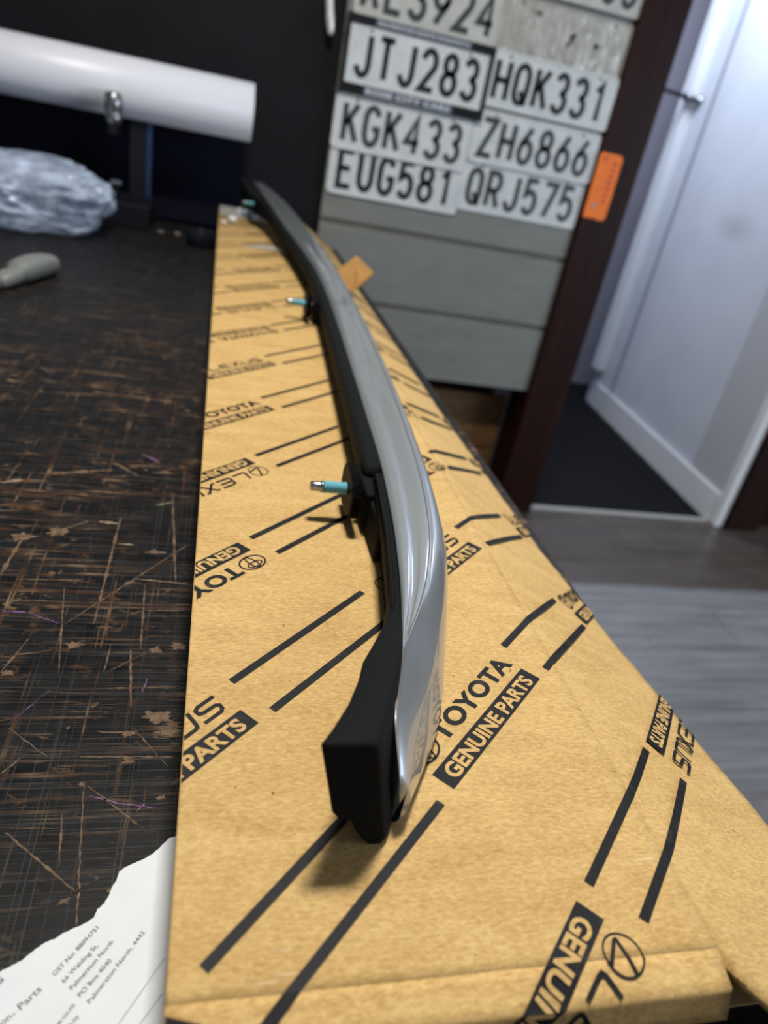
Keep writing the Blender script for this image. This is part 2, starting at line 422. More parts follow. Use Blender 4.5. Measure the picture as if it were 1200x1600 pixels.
# wooden crate below the panel
cr = root('wooden_crate', (.72, 2.17, 0), 'brown plywood crate in the dark gap under the grey boarded panel', 'crate')
ob('front_board', nb(.40, .975, 2.13, 2.145, .17, .36, bev=.002), M_PLYBROWN, cr)
ob('front_board', nb(.40, .975, 2.13, 2.145, .005, .165, bev=.002), M_PLYBROWN, cr)
ob('crate_body', nb(.41, .97, 2.146, 2.32, .002, .35, bev=.002), M_PLYBROWN, cr)

# ------------------------------------------------------------------ stroke lettering
def arc(cx, cy, rx, ry, a0, a1, n=8):
    return [(cx+rx*cos(radians(a0+(a1-a0)*i/n)), cy+ry*sin(radians(a0+(a1-a0)*i/n))) for i in range(n+1)]
G = {
 'A': [[(0, 0), (.5, 1), (1, 0)], [(.18, .34), (.82, .34)]],
 'E': [[(1, 1), (.05, 1), (.05, 0), (1, 0)], [(.05, .52), (.85, .52)]],
 'G': [arc(.5, .7, .48, .3, 20, 180)+arc(.5, .3, .48, .3, 180, 360)+[(.98, .45), (.55, .45)]],
 'H': [[(.03, 0), (.03, 1)], [(.97, 0), (.97, 1)], [(.03, .5), (.97, .5)]],
 'J': [[(.9, 1), (.9, .28)]+arc(.48, .28, .42, .28, 0, -170)],
 'K': [[(.05, 0), (.05, 1)], [(.95, 1), (.08, .42)], [(.38, .62), (1, 0)]],
 'L': [[(.05, 1), (.05, 0), (1, 0)]],
 'M': [[(0, 0), (0, 1), (.5, .35), (1, 1), (1, 0)]],
 'Q': [arc(.5, .7, .48, .3, 0, 180)+arc(.5, .3, .48, .3, 180, 360)+[(.98, .7)], [(.5, .32), (1, -.04)]],
 'R': [[(.05, 0), (.05, 1), (.55, 1)]+arc(.6, .74, .36, .26, 90, -90)+[(.05, .48)], [(.5, .48), (1, 0)]],
 'T': [[(0, 1), (1, 1)], [(.5, 1), (.5, 0)]],
 'U': [[(.03, 1), (.03, .3)]+arc(.5, .3, .47, .3, 180, 360)+[(.97, 1)]],
 'X': [[(0, 0), (1, 1)], [(0, 1), (1, 0)]],
 'Z': [[(0, 1), (1, 1), (0, 0), (1, 0)]],
 '1': [[(.2, .78), (.58, 1), (.58, 0)]],
 '2': [arc(.5, .72, .47, .28, 170, -35)+[(.03, 0), (1, 0)]],
 '3': [arc(.48, .75, .42, .25, 160, -90), arc(.48, .26, .48, .26, 90, -160)],
 '4': [[(.72, 0), (.72, 1), (0, .3), (1, .3)]],
 '5': [[(.92, 1), (.12, 1), (.06, .55)]+arc(.48, .33, .48, .33, 125, -150)],
 '6': [[(.75, 1), (.12, .5)]+arc(.5, .31, .47, .31, 160, -200, 14)],
 '7': [[(0, 1), (1, 1), (.35, 0)]],
 '8': [arc(.5, .76, .40, .24, -90, 270, 14), arc(.5, .27, .48, .27, 90, 450, 14)],
 '9': [[(.25, 0), (.88, .5)]+arc(.5, .69, .47, .31, -20, 340, 14)],
}
def ribbon(pts, wd, closed=False):
    """polygon strip quads for a 2-D polyline"""
    out = []; n = len(pts); L = []; R = []
    for i, p in enumerate(pts):
        a = pts[i-1] if (i or closed) else p; b = pts[(i+1) % n] if (i < n-1 or closed) else p
        if i == 0 and closed: a = pts[-2] if pts[0] == pts[-1] else pts[-1]
        d1 = Vector((p[0]-a[0], p[1]-a[1])); d2 = Vector((b[0]-p[0], b[1]-p[1]))
        if d1.length < 1e-9: d1 = d2
        if d2.length < 1e-9: d2 = d1
        d1.normalize(); d2.normalize(); t = (d1+d2)
        if t.length < 1e-6: t = d1
        t.normalize(); nn = Vector((-t.y, t.x)); k = 1/max(.45, abs(nn.dot(Vector((-d1.y, d1.x)))))
        L.append((p[0]+nn.x*wd/2*k, p[1]+nn.y*wd/2*k)); R.append((p[0]-nn.x*wd/2*k, p[1]-nn.y*wd/2*k))
    for i in range(n-1): out.append([R[i], R[i+1], L[i+1], L[i]])
    if closed and pts[0] != pts[-1]: out.append([R[-1], R[0], L[0], L[-1]])
    return out
def glyphs(text, x, y, cw, ch, pitch, wd):
    out = []
    for i, c in enumerate(text):
        if c not in G: continue
        for st in G[c]:
            out += ribbon([(x+i*pitch+px*cw, y+py*ch) for px, py in st], wd)
    return out
def polys_bm(polys, fn, thick=None, bm=None, mi=0):
    bm = bm or bmesh.new()
    for P in polys:
        vs = [bm.verts.new(fn(p[0], p[1])) for p in P]
        try: f = bm.faces.new(vs); f.material_index = mi
        except ValueError: pass
    return bm
FONTCACHE = {}
def textbm(s, size=1., offset=0., space=1.):
    """2-D bmesh of the built-in font, x to the right, y up, baseline 0; returns verts, faces, width"""
    key = (s, offset, space)
    if key not in FONTCACHE:
        c = bpy.data.curves.new('t', 'FONT'); c.body = s; c.size = 1; c.offset = offset; c.space_character = space; c.resolution_u = 4
        o = bpy.data.objects.new('t', c); COL.objects.link(o)
        me = bpy.data.meshes.new_from_object(o.evaluated_get(bpy.context.evaluated_depsgraph_get()))
        V = [(v.co.x, v.co.y) for v in me.vertices]; Fc = [tuple(p.vertices) for p in me.polygons]
        bpy.data.objects.remove(o); bpy.data.meshes.remove(me)
        FONTCACHE[key] = (V, Fc)
    V, Fc = FONTCACHE[key]
    x0 = min(v[0] for v in V); x1 = max(v[0] for v in V)
    return [((v[0]-x0)*size, v[1]*size) for v in V], Fc, (x1-x0)*size
def textpolys(s, x, y, width, capheight, offset=0., space=1.):
    V, Fc, wd = textbm(s, 1., offset, space); sx = width/wd; sy = capheight/.729
    return [[(x+V[i][0]*sx, y+V[i][1]*sy) for i in f] for f in Fc]

# ------------------------------------------------------------------ number plates
PLG = 'old number plates screwed to the grey boards'
def plate(text, cx, cz, y, body, ink, label, tilt=0, cut=None, cw=.034, frame=False, x_off=0, pitch=.0545, emboss=False):
    W, H = .360, .125
    r = root('number_plate', (cx, y, cz-H/2), label, 'number plate', PLG)
    T = lambda px, pz, dy=0: (cx+px*cos(tilt)-pz*sin(tilt), y+dy, cz+px*sin(tilt)+pz*cos(tilt))
    bm = bmesh.new()
    # pressed plate: rounded rectangle with a raised rim
    def rr(w_, h_, rad):
        p = []
        for (sx, sy, a) in ((1, 1, 0), (-1, 1, 90), (-1, -1, 180), (1, -1, 270)):
            for k in range(5):
                t = radians(a+k*22.5); p.append((sx*(w_/2-rad)+rad*cos(t), sy*(h_/2-rad)+rad*sin(t)))
        return p
    rings = [(rr(W, H, .012), .0018), (rr(W, H, .012), 0), (rr(W-.003, H-.003, .011), -.0014), (rr(W-.008, H-.008, .009), -.0014), (rr(W-.011, H-.011, .008), -.0004)]
    prev = None
    for P, dy in rings:
        ring = [bm.verts.new(T(px, pz, dy)) for px, pz in P]; n = len(ring)
        if prev:
            for i in range(n): bm.faces.new((prev[i], prev[(i+1) % n], ring[(i+1) % n], ring[i]))
        else: bm.faces.new(ring[::-1])
        prev = ring
    bm.faces.new(prev); bmesh.ops.recalc_face_normals(bm, faces=bm.faces[:])
    ob('plate_blank', bm, body, r)
    n = len(text)
    x0 = -(n-1)*pitch/2-cw/2+x_off
    P = glyphs(text, x0, -.041, cw, .082, pitch, .0135)
    bm = bmesh.new()
    polys_bm(P, lambda a, b: T(a, b, -.0016 if not emboss else -.0026), bm=bm)
    ex = bmesh.ops.extrude_face_region(bm, geom=bm.faces[:])
    bmesh.ops.translate(bm, verts=[v for v in ex['geom'] if isinstance(v, bmesh.types.BMVert)], vec=(0, .0014, 0))
    bmesh.ops.recalc_face_normals(bm, faces=bm.faces[:])
    ob('embossed_characters', bm, ink, r)
    for sx in (-.125, .125):
        for sz in (.052,):
            bm = bmesh.new(); p = T(sx, sz)
            cyl(bm, (p[0], y+.001, p[2]), (p[0], y-.0032, p[2]), .0038, .003, n=10)
            ob('screw', bm, M_PLYBROWN, r)
    if frame:
        bm = bmesh.new()
        def fr(a, b, c, d): # x0 x1 z0 z1
            vs = [bm.verts.new(T(px, pz, dy)) for dy in (-.004, .002) for px, pz in ((a, c), (b, c), (b, d), (a, d))]
            for q in ((0,1,2,3),(4,5,6,7),(0,1,5,4),(1,2,6,5),(2,3,7,6),(3,0,4,7)): bm.faces.new([vs[i] for i in q])
        fr(-.187, .187, .0605, .079); fr(-.187, .187, -.083, -.0605); fr(-.187, -.1755, -.0605, .0605); fr(.1755, .187, -.0605, .0605)
        bmesh.ops.recalc_face_normals(bm, faces=bm.faces[:]); ob('plate_surround', bm, M_FRAME, r)
        bm = bmesh.new()
        polys_bm([[(-.118, .062), (.122, .062), (.122, .0775), (-.118, .0775)]], lambda a, b: T(a, b, -.0045), bm=bm)
        ob('name_strip', bm, M_STRIP, r); bm = bmesh.new()
        polys_bm([[(-.125, -.0815), (.105, -.0815), (.105, -.0615), (-.125, -.0615)]], lambda a, b: T(a, b, -.0045), bm=bm)
        ob('name_strip', bm, M_STRIP, r); bm = bmesh.new()
        polys_bm(textpolys('PALMERSTON NORTH MANAWATU', -.112, .0655, .228, .0085, .02, 1.1), lambda a, b: T(a, b, -.0052), bm=bm)
        ob('strip_lettering', bm, M_STRIPTXT, r); bm = bmesh.new()
        polys_bm(textpolys('ROSE CITY CARS', -.119, -.0775, .216, .0125, .03, 1.1), lambda a, b: T(a, b, -.0052), bm=bm)
        ob('strip_lettering', bm, M_STRIPTXT, r)
    return r
CL, CR = .4425, .800
zz = lambda q: zb+q*YW
yb = 2.0085
plate('EUG581', CL, zz(-.0535), yb-.002, M_PLATE, M_CHAR, 'white number plate reading EUG581, lowest in the left column')
plate('KGK433', CL-.004, zz(-.0015), yb-.0065, M_PLATE, M_CHARGREY, 'white number plate reading KGK433, above EUG581')
plate('JTJ283', CL+.004, zz(.0700), yb-.0125, M_PLATE, M_CHAR, 'white number plate reading JTJ283 in a black lettered surround', frame=True)
plate('XL3924', CL+.008, zz(.1385), yb-.002, M_PLATEOLD, M_CHARGREY, 'greyish number plate reading XL3924 at the top of the left column', cw=.036, pitch=.0575)
plate('QRJ575', CR-.004, zz(-.0450), yb+.0005, M_PLATE, M_CHARGREY, 'white number plate reading QRJ575, lowest in the right column')
plate('ZH6866', CR, zz(.0135), yb-.0045, M_PLATE, M_CHARGREY, 'white number plate reading ZH6866, between HQK331 and QRJ575')
plate('HQK331', CR+.002, zz(.0780), yb-.0085, M_PLATE, M_CHAR, 'white number plate reading HQK331, beside the framed plate')
plate('MT1631', CR+.006, zz(.1350), yb+.0001, M_PLATEBARE, M_PLATEBARE, 'bare worn metal number plate with its black lettering gone', emboss=True)
plate('755', CR+.004, zz(.2025), yb-.0045, M_PLATEOLD, M_CHARGREY, 'number plate ending in 755 at the top of the right column', x_off=.085)

# ------------------------------------------------------------------ orange tag on the door post
tg = root('orange_tag', (1.022, 1.993, .948), 'bright orange card tag hanging on the dark timber door post', 'tag')
x0, x1, z0, z1 = .975+.008, 1.052, .950, 1.118
pts = [(x0, z0+.006), (x0+.010, z0), (x0+.016, z0+.004), (x0+.024, z0+.001), (x0+.034, z0+.005), (x0+.042, z0), (x1-.008, z0), (x1, z0+.008), (x1, z1-.010), (x1-.007, z1-.001), (x0+.006, z1), (x0, z1-.006)]
bm = bmesh.new(); polys_bm([pts], lambda a, b: (a, 1.991, b), bm=bm)
ex = bmesh.ops.extrude_face_region(bm, geom=bm.faces[:]); bmesh.ops.translate(bm, verts=[v for v in ex['geom'] if isinstance(v, bmesh.types.BMVert)], vec=(0, .0015, 0))
bmesh.ops.recalc_face_normals(bm, faces=bm.faces[:]); ob('tag_card', bm, M_ORANGE, tg)
bm = bmesh.new()
for k in range(7):   # rows of unreadably small print running up the tag
    zc = z0+.045+k*.016
    polys_bm([[(x0+.043, zc), (x0+.056, zc), (x0+.056, zc+.009), (x0+.043, zc+.009)]], lambda a, b: (a, 1.9905, b), bm=bm)
ob('printed_column', bm, M_ORANGED, tg)
bm = bmesh.new(); cyl(bm, (x0+.018, 1.9915, z1-.013), (x0+.018, 1.990, z1-.013), .0035, n=14); ob('punched_hole', bm, M_FRAME, tg)
bm = bmesh.new(); cyl(bm, (x0+.023, 1.9915, z0+.036), (x0+.023, 1.990, z0+.036), .0065, n=16); ob('grey_stud', bm, mat('dull_grey_stud', (.35, .30, .29), .5), tg)

# ------------------------------------------------------------------ metal tool on the black wall
tl = root('hanging_tool', (.2, 2.02, 1.25), 'shiny steel tool tip hanging on the black wall left of the plates', 'tool')
bm = bmesh.new(); lathe(bm, (.183, 2.012, 1.47), (.045, -.01, -.245), [(0, .011), (.16, .011), (.165, .0095), (.20, .0095), (.205, .0105), (.235, .0085), (.242, .004)], n=18)
ob('steel_barrel', bm, M_BRIGHT, tl)
bm = nb(.165, .200, 2.010, 2.0295, 1.45, 1.475, bev=.002); ob('wall_clip', bm, M_DARKMETAL, tl)

# ------------------------------------------------------------------ bench
ZT = ZB-.0624
bn = root('workbench', (-.45, .7, 0), 'black painted wooden workbench with a scratched worn top', 'workbench')
ob('bench_top', nb(-1.35, .3065, -.55, 1.975, ZT-.035, ZT, bev=.002), M_BENCH, bn)
ob('edge_rail', nb(.268, .3045, -.54, 1.97, ZT-.11, ZT-.0355, bev=.002), M_BENCHEDGE, bn)
for lx in (-1.28, .20):
    for ly in (-.48, 1.86):
        ob('leg', nb(lx, lx+.066, ly, ly+.07, 0, ZT-.0355, bev=.003), M_BENCHEDGE, bn)

def px2bench(x, y):
    """a point read off the photograph, laid on the bench top"""
    d = Vector((x-600., y-800., F)); X = Vector(rr).dot(d); Y = Vector(bb).dot(d); Z = -Vector(dn).dot(d)
    t = -(HC+.0624)/Z; return (X*t, Y*t)
M_GOUGE = mat_noisy('bare_brown_wood_in_gouge', (.06, .030, .016), (.20, .125, .070), 260, .75)
M_GOUGEP = mat_noisy('tan_wood_in_gouge', (.20, .14, .08), (.38, .29, .19), 260, .75)
M_PURPLE = mat_noisy('purple_marker', (.08, .03, .09), (.26, .12, .30), 500, .6)
random.seed(21)
def gouge(x0, y0, x1, y1, wd, m=M_GOUGE):
    sc_ = 297/487.
    a = Vector(px2bench(x0*sc_, 625+y0*sc_)); b = Vector(px2bench(x1*sc_, 625+y1*sc_)); d = b-a; n_ = max(6, int(d.length/.0022)); nn = Vector((-d.y, d.x)).normalized()
    bm = bmesh.new(); prev = None
    for i in range(n_+1):
        t = i/n_; p = a+d*t+nn*(.0006*noise.noise(Vector((i*.6, x0, y0)))); ww = wd/2*(.35+.9*abs(noise.noise(Vector((i*.9, x0*.7, 3))))*2)*(sin(pi*min(1, max(0.02, t)))**.25+.05)
        pr = [bm.verts.new((p.x+nn.x*ww, p.y+nn.y*ww, ZT+.00022)), bm.verts.new((p.x-nn.x*ww, p.y-nn.y*ww, ZT+.00022))]
        if prev: bm.faces.new((prev[0], prev[1], pr[1], pr[0]))
        prev = pr
    bmesh.ops.recalc_face_normals(bm, faces=bm.faces[:]); ob('gouge', bm, m, bn)
def blotch(x, y, r, m=M_GOUGE):
    sc_ = 297/487.; c = Vector(px2bench(x*sc_, 625+y*sc_)); n_ = 26
    bm = bmesh.new(); vs = []
    for i in range(n_):
        a = 2*pi*i/n_; q = r*(.55+1.1*abs(noise.noise(Vector((cos(a)*2.2+x, sin(a)*2.2+y, r*99))))*1.6)
        vs.append(bm.verts.new((c.x+cos(a)*q*1.2, c.y+sin(a)*q*.8, ZT+.0002)))
    bm.faces.new(vs); ob('worn_patch', bm, m, bn)
for g_ in ((215, 985, 195, 1350, .0009), (225, 990, 362, 1095, .0009), (15, 1110, 195, 1262, .0011), (160, 1060, 150, 1200, .0010), (0, 1098, 160, 1098, .0004),
           (335, 640, 335, 790, .0014), (285, 625, 265, 700, .0009), (205, 915, 450, 915, .0014), (240, 850, 350, 855, .0016), (240, 575, 310, 300, .0022), (165, 575, 480, 372, .0011),
           (110, 190, 290, 180, .0050), (290, 160, 355, 195, .0035), (20, 840, 125, 918, .0009), (0, 450, 60, 350, .0030), (40, 460, 215, 462, .0016), (250, 740, 465, 735, .0010), (270, 700, 390, 640, .0008),
           (150, 700, 165, 480, .0012), (360, 640, 372, 470, .0014), (0, 700, 75, 610, .0014), (120, 345, 230, 310, .0028), (370, 540, 480, 540, .0012), (0, 660, 140, 640, .0010), (450, 470, 442, 240, .0016), (70, 905, 0, 960, .0010), (340, 840, 430, 940, .0008)):
    gouge(*g_)
for g_ in ((340, 458, 480, 472, .0012), (0, 212, 60, 205, .0040), (255, 312, 310, 318, .0028), (300, 368, 345, 372, .0022), (200, 1240, 200, 1280, .0010), (400, 270, 445, 262, .002)): gouge(*g_, m=M_GOUGEP)
for g_ in ((230, 1015, 310, 1035, .0010), (310, 1035, 395, 1045, .0010), (350, 1055, 370, 1035, .0010), (378, 715, 362, 752, .0010), (0, 540, 70, 545, .0012), (70, 545, 158, 575, .0010), (20, 832, 132, 740, .0004), (365, 140, 410, 160, .003)): gouge(*g_, m=M_PURPLE)
for g_ in ((405, 815, .0062), (430, 850, .0040), (188, 628, .0040), (398, 640, .003), (455, 632, .004), (20, 700, .003), (163, 1285, .0016), (330, 855, .0028), (410, 1020, .0018), (150, 340, .0065), (60, 350, .0065), (395, 390, .004), (330, 925, .0026), (210, 985, .0015), (280, 1258, .0010)): blotch(*g_)

# ------------------------------------------------------------------ cardboard box
UC = .1968; VA = .1190; DB = .0125
def phi(v): return radians(interp(v, [.12, .20, .35, .48, .8], [17, 20.5, 26, 29.5, 32]))
def fold(u, v, off=0.):
    """unfolded sheet coordinates -> world"""
    if u > UC:
        p = phi(v); w_ = u-UC
        return Vector((UC+w_*cos(p)+off*sin(p), v, ZB-w_*sin(p)+off*cos(p)))
    if v >= VA: return Vector((u, v, ZB+off))
    t = VA-v
    if t <= DB:
        a = radians(19); return Vector((u, VA-t*cos(a)-off*sin(a), ZB-t*sin(a)+off*cos(a)))
    a = radians(19); t2 = t-DB; a2 = radians(68)
    return Vector((u, VA-DB*cos(a)-t2*cos(a2)-off*sin(a2), ZB-DB*sin(a)-t2*sin(a2)+off*cos(a2)))
bx = root('cardboard_box', (.12, 1.0, ZT), 'long brown cardboard parts box printed with slanting black stripes and black lettering', 'box')
def solid(o, th):
    md = o.modifiers.new('thickness', 'SOLIDIFY'); md.thickness = th; md.offset = -1; return o
VE = 1.952
bm = bmesh.new()
us = [0, .0012, .05, .10, .15, .19, UC-.0006]; vs_ = [VE, 1.6, 1.2, .9, .7, .5, .4, .3, .22, .17, .14, VA+.004, VA]
def sheet(us, vs_, fn):
    bm = bmesh.new(); g = [[bm.verts.new(fn(u, v)) for u in us] for v in vs_]
    for j in range(len(vs_)-1):
        for i in range(len(us)-1):
            f = bm.faces.new((g[j][i], g[j+1][i], g[j+1][i+1], g[j][i+1])); f.smooth = True
    bm.normal_update(); return bm
solid(ob('top_panel', sheet(us, vs_, lambda u, v: fold(min(u, UC), v)), M_CARD, bx), .003)
# near flap, bent down over the end
def flapf(u, v):
    p = fold(min(u, UC), v); k = noise.noise(Vector((u*45, v*30, 0)))*.0007
    p.z += k if v < VA-.001 else 0; return p
uf = [i*UC/24 for i in range(24)]+[UC-.0008]
vf = [VA, VA-.003, VA-.006, VA-.009, VA-DB, VA-DB-.002, VA-DB-.005, VA-DB-.009, VA-DB-.0125]
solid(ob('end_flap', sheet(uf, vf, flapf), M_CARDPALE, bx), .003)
# sloping side panel with a ragged near corner
def vn(u): return interp(u, [UC, .2000, .204, .212, .235, .30], [.1135, .1075, .100, .0955, .092, .088])
bm = bmesh.new(); ws = [0, .004, .012, .025, .045, .065, .085, .098, .1045]; prev = None; rows = []
NV = 150
for j in range(NV+1):
    row = []
    for wv in ws:
        u = UC+wv; v0 = vn(u)+.0013*noise.noise(Vector((u*300, 3, 0)))
        v = VE+(v0-VE)*(j/NV)**.8; p = fold(u, v)
        if wv > .002:
            p += Vector((0, 0, .0009*noise.noise(Vector((u*25, v*14, 4)))*min(1, wv/.02)))
            if wv > .08: p += Vector((.0012*noise.noise(Vector((2, v*60, 4))), 0, 0))
        if wv == 0: p.z -= .0007
        row.append(bm.verts.new(p))
    rows.append(row)
for j in range(NV):
    for i in range(len(ws)-1):
        f = bm.faces.new((rows[j][i], rows[j+1][i], rows[j+1][i+1], rows[j][i+1])); f.smooth = True
solid(ob('side_panel', bm, M_CARD, bx), .003)
# return lip under the slope, and the straight left side
def lip(t, v):
    p = fold(UC+.1045, v); return Vector((p.x-.002-.012*t, v, (p.z-.003)*(1-t)+(ZT+.0045)*t))
solid(ob('lower_side_panel', sheet([1, .5, 0], [VE, 1.5, 1.1, .8, .6, .45, .35, .28, .22, .16, .12], lip), M_CARD, bx), .002)
ob('left_side_panel', nb(.0002, .0032, .125, VE, ZT+.0012, ZB-.0032), M_CARD, bx)
ob('base_panel', nb(.0034, .262, .125, VE-.004, ZT+.0012, ZT+.003), M_CARDIN, bx)
ob('far_end_panel', nb(.0034, UC-.001, VE-.0038, VE, ZT+.0032, ZB-.0035), M_CARD, bx)
# loose tab of torn card poking out at the right
tabv = [Vector((.205, 1.262, ZB+.012)), Vector((.238, 1.285, ZB+.036)), Vector((.268, 1.262, ZB+.016)), Vector((.240, 1.235, ZB-.006)), Vector((.222, 1.245, ZB-.02))]
bm = bmesh.new(); f = bm.faces.new([bm.verts.new(p) for p in tabv])
for k in range(3):
    pass
o = ob('torn_tab', bm, mat_noisy('raw_brown_card', (.36, .17, .04), (.45, .24, .07), 60, .8, sc3=(1, 1, 6)), bx); solid(o, .004)
# tape and scraps at the far end
def tapestrip(pts, name='packing_tape', m=M_TAPE, th=.0006):
    bm = bmesh.new(); bm.faces.new([bm.verts.new(p) for p in pts]); o = ob(name, bm, m, bx); solid(o, th); return o
tapestrip([Vector((.002, 1.80, ZB+.0012)), Vector((.128, 1.78, ZB+.0012)), Vector((.125, 1.945, ZB+.0012)), Vector((.002, 1.945, ZB+.0012))])
tapestrip([Vector((.045, 1.425, ZB+.001)), Vector((.150, 1.400, ZB+.006)), Vector((.152, 1.46, ZB+.001)), Vector((.09, 1.47, ZB+.0008))])

# print on the box -------------------------------------------------
LB = .097
def emblem_t(cx, cy):
    P = []
    def ell(x, y, rx, ry, wd): return ribbon([(x+rx*cos(2*pi*i/36), y+ry*sin(2*pi*i/36)) for i in range(36)], wd, True)
    P += ell(cx, cy, .0090, .0063, .0011); P += ell(cx, cy+.0022, .0053, .0022, .0009)
    P += ell(cx, cy, .0023, .0059, .0009); return P
def emblem_l(cx, cy):
    P = ribbon([(cx+.0074*cos(2*pi*i/36), cy+.0074*sin(2*pi*i/36)) for i in range(36)], .0008, True)
    P += ribbon([(cx+.0031, cy+.0070), (cx-.0030, cy-.0030), (cx-.0035, cy-.0040), (cx-.0026, cy-.0044), (cx+.0068, cy-.0022)], .0015)
    return P
def wordL(x, y, h_):
    sw = .0019; P = []; w_ = .0128; g = .0155
    def S(k, pts): return ribbon([(x+k*g+a*w_+b*h_*.12, y+b*h_) for a, b in pts], sw)
    P += S(0, [(.12, 1), (.02, .25), (.06, .08), (.2, .04), (.92, .04)])
    P += S(1, [(1, .96), (.2, .96), (.06, .85), (.0, .2), (.06, .06), (.2, .04), (.95, .04)])+S(1, [(.05, .52), (.9, .52)])
    P += S(2, [(.05, .96), (.2, .96), (.8, .04), (1, .04)])+S(2, [(1, .96), (.82, .96), (.12, .04), (-.05, .04)])
    P += S(3, [(.05, 1), (.0, .25), (.08, .08), (.25, .04), (.75, .04), (.9, .08), (.95, .25), (1, 1)])
    P += S(4, [(1, .96), (.25, .96), (.08, .85), (.1, .6), (.25, .52), (.8, .5), (.92, .38), (.9, .15), (.78, .04), (.0, .04)])
    return P
def place_print(name, layers, qc, a0, rot):
    """layers: list of (polys, material index, offset) in the block frame: x along, y up, box centre line y=0"""
    bm = bmesh.new()
    c45 = math.sqrt(.5)
    for P, mi, off in layers:
        b2 = bmesh.new()
        for q in P:
            vv = []
            for (x, y) in q:
                if rot: a = a0+LB-x; qq = qc-y
                else: a = a0+x; qq = qc+y
                vv.append(b2.verts.new(((a-qq)*c45, (a+qq)*c45, off)))
            try: f = b2.faces.new(vv); f.material_index = mi
            except ValueError: pass
        bmesh.ops.remove_doubles(b2, verts=b2.verts[:], dist=1e-7)
        if not b2.verts: b2.free(); continue
        umin = min(v.co.x for v in b2.verts); umax = max(v.co.x for v in b2.verts)
        vmin = min(v.co.y for v in b2.verts); vmax = max(v.co.y for v in b2.verts)
        def cut(co, no, clr_in=False, clr_out=False):
            bmesh.ops.bisect_plane(b2, geom=b2.verts[:]+b2.edges[:]+b2.faces[:], dist=1e-7, plane_co=co, plane_no=no, clear_inner=clr_in, clear_outer=clr_out)
        if umin < .0004: cut((.0004, 0, 0), (1, 0, 0), clr_in=True)
        if umax > UC+.104: cut((UC+.104, 0, 0), (1, 0, 0), clr_out=True)
        if vmax > VE-.002: cut((0, VE-.002, 0), (0, 1, 0), clr_out=True)
        if umax > UC > umin: cut((UC, 0, 0), (1, 0, 0))
        if vmin < VA:
            cut((0, VA, 0), (0, 1, 0)); cut((0, VA-DB, 0), (0, 1, 0)); cut((0, VA-DB-.0120, 0), (0, 1, 0), clr_in=True)
        if umax > UC:
            k = math.ceil(vmin/.02)
            while k*.02 < vmax: cut((0, k*.02, 0), (0, 1, 0)); k += 1
        # drop bits over the torn corner
        dead = [f for f in b2.faces if f.calc_center_median().x > UC and f.calc_center_median().y < vn(f.calc_center_median().x)+.002]
        if dead: bmesh.ops.delete(b2, geom=dead, context='FACES')
        mp = {}
        for v in b2.verts: mp[v] = bm.verts.new((v.co.x, v.co.y, v.co.z))
        for f in b2.faces:
            try: nf = bm.faces.new([mp[v] for v in f.verts]); nf.material_index = f.material_index
            except ValueError: pass
        b2.free()
    if not bm.faces: bm.free(); return None
    for v in bm.verts:
        u, vv, off = v.co
        extra = .0009 if u > UC+.003 else (.0007 if vv < VA else 0)
        v.co = fold(u, vv, off+extra)
    bmesh.ops.recalc_face_normals(bm, faces=bm.faces[:])
    return ob(name, bm, [M_INK, M_CARD], bx)
def block_layers(kind):
    L = [([[(0, -.0056), (LB, -.0056), (LB, .0056), (0, .0056)]], 0, .00025)]
    L.append((textpolys('GENUINE PARTS', .0050, -.0038, LB-.0100, .0076, .035, 1.02), 1, .0004))
    if kind == 'T':
        L.append((emblem_t(.0092, .0155), 0, .00025))
        L.append((textpolys('TOYOTA', .0205, .0108, .0760, .0102, .035, 1.03), 0, .00025))
    else:
        L.append((emblem_l(.0080, .0155), 0, .00025)); L.append((wordL(.0185, .0105, .0100), 0, .00025))
    return L
PER = .2255
base_rows = [(.0618, 'T', 0, .2170), (.1470, 'L', 0, .0898), (.2471, 'T', 1, .1908), (.3290, 'L', 1, .2827)]
rows = [(-.0105, 'L', 1, .1070), (-.0890, 'T', 1, .0250)]
for k in range(5):
    for q, kd, rt, a in base_rows: rows.append((q+k*.3334, kd, rt, a+k*.1625))
for q, kd, rt, a in rows:
    s = -1 if rt else 1
    n0 = int((a+2)/PER)
    for j in range(-n0, 14):
        al = a+j*PER
        # quick reject: centre of block/stripes in the sheet?
        def inside(a_, pad=.09):
            u = (a_-q)*math.sqrt(.5); v = (a_+q)*math.sqrt(.5)
            return -pad < u < .302+pad and .08-pad < v < VE+pad
        if inside(al+LB/2, .055): place_print('printed_block', block_layers(kd), q, al, rt)
        if inside(al+LB+.062, .06):
            x0, x1 = LB+.0102, PER-.0102
            for yy in (-.0047, .0212):
                xs0, xs1 = (x0, x1) if not rt else (LB-x1, LB-x0)
                yc = yy if not rt else (-.0040 if yy < 0 else .0180)
                place_print('printed_stripe', [([[(xs0, yc-.002), (xs1, yc-.002), (xs1, yc+.002), (xs0, yc+.002)]], 0, .00025)], q, al, rt)

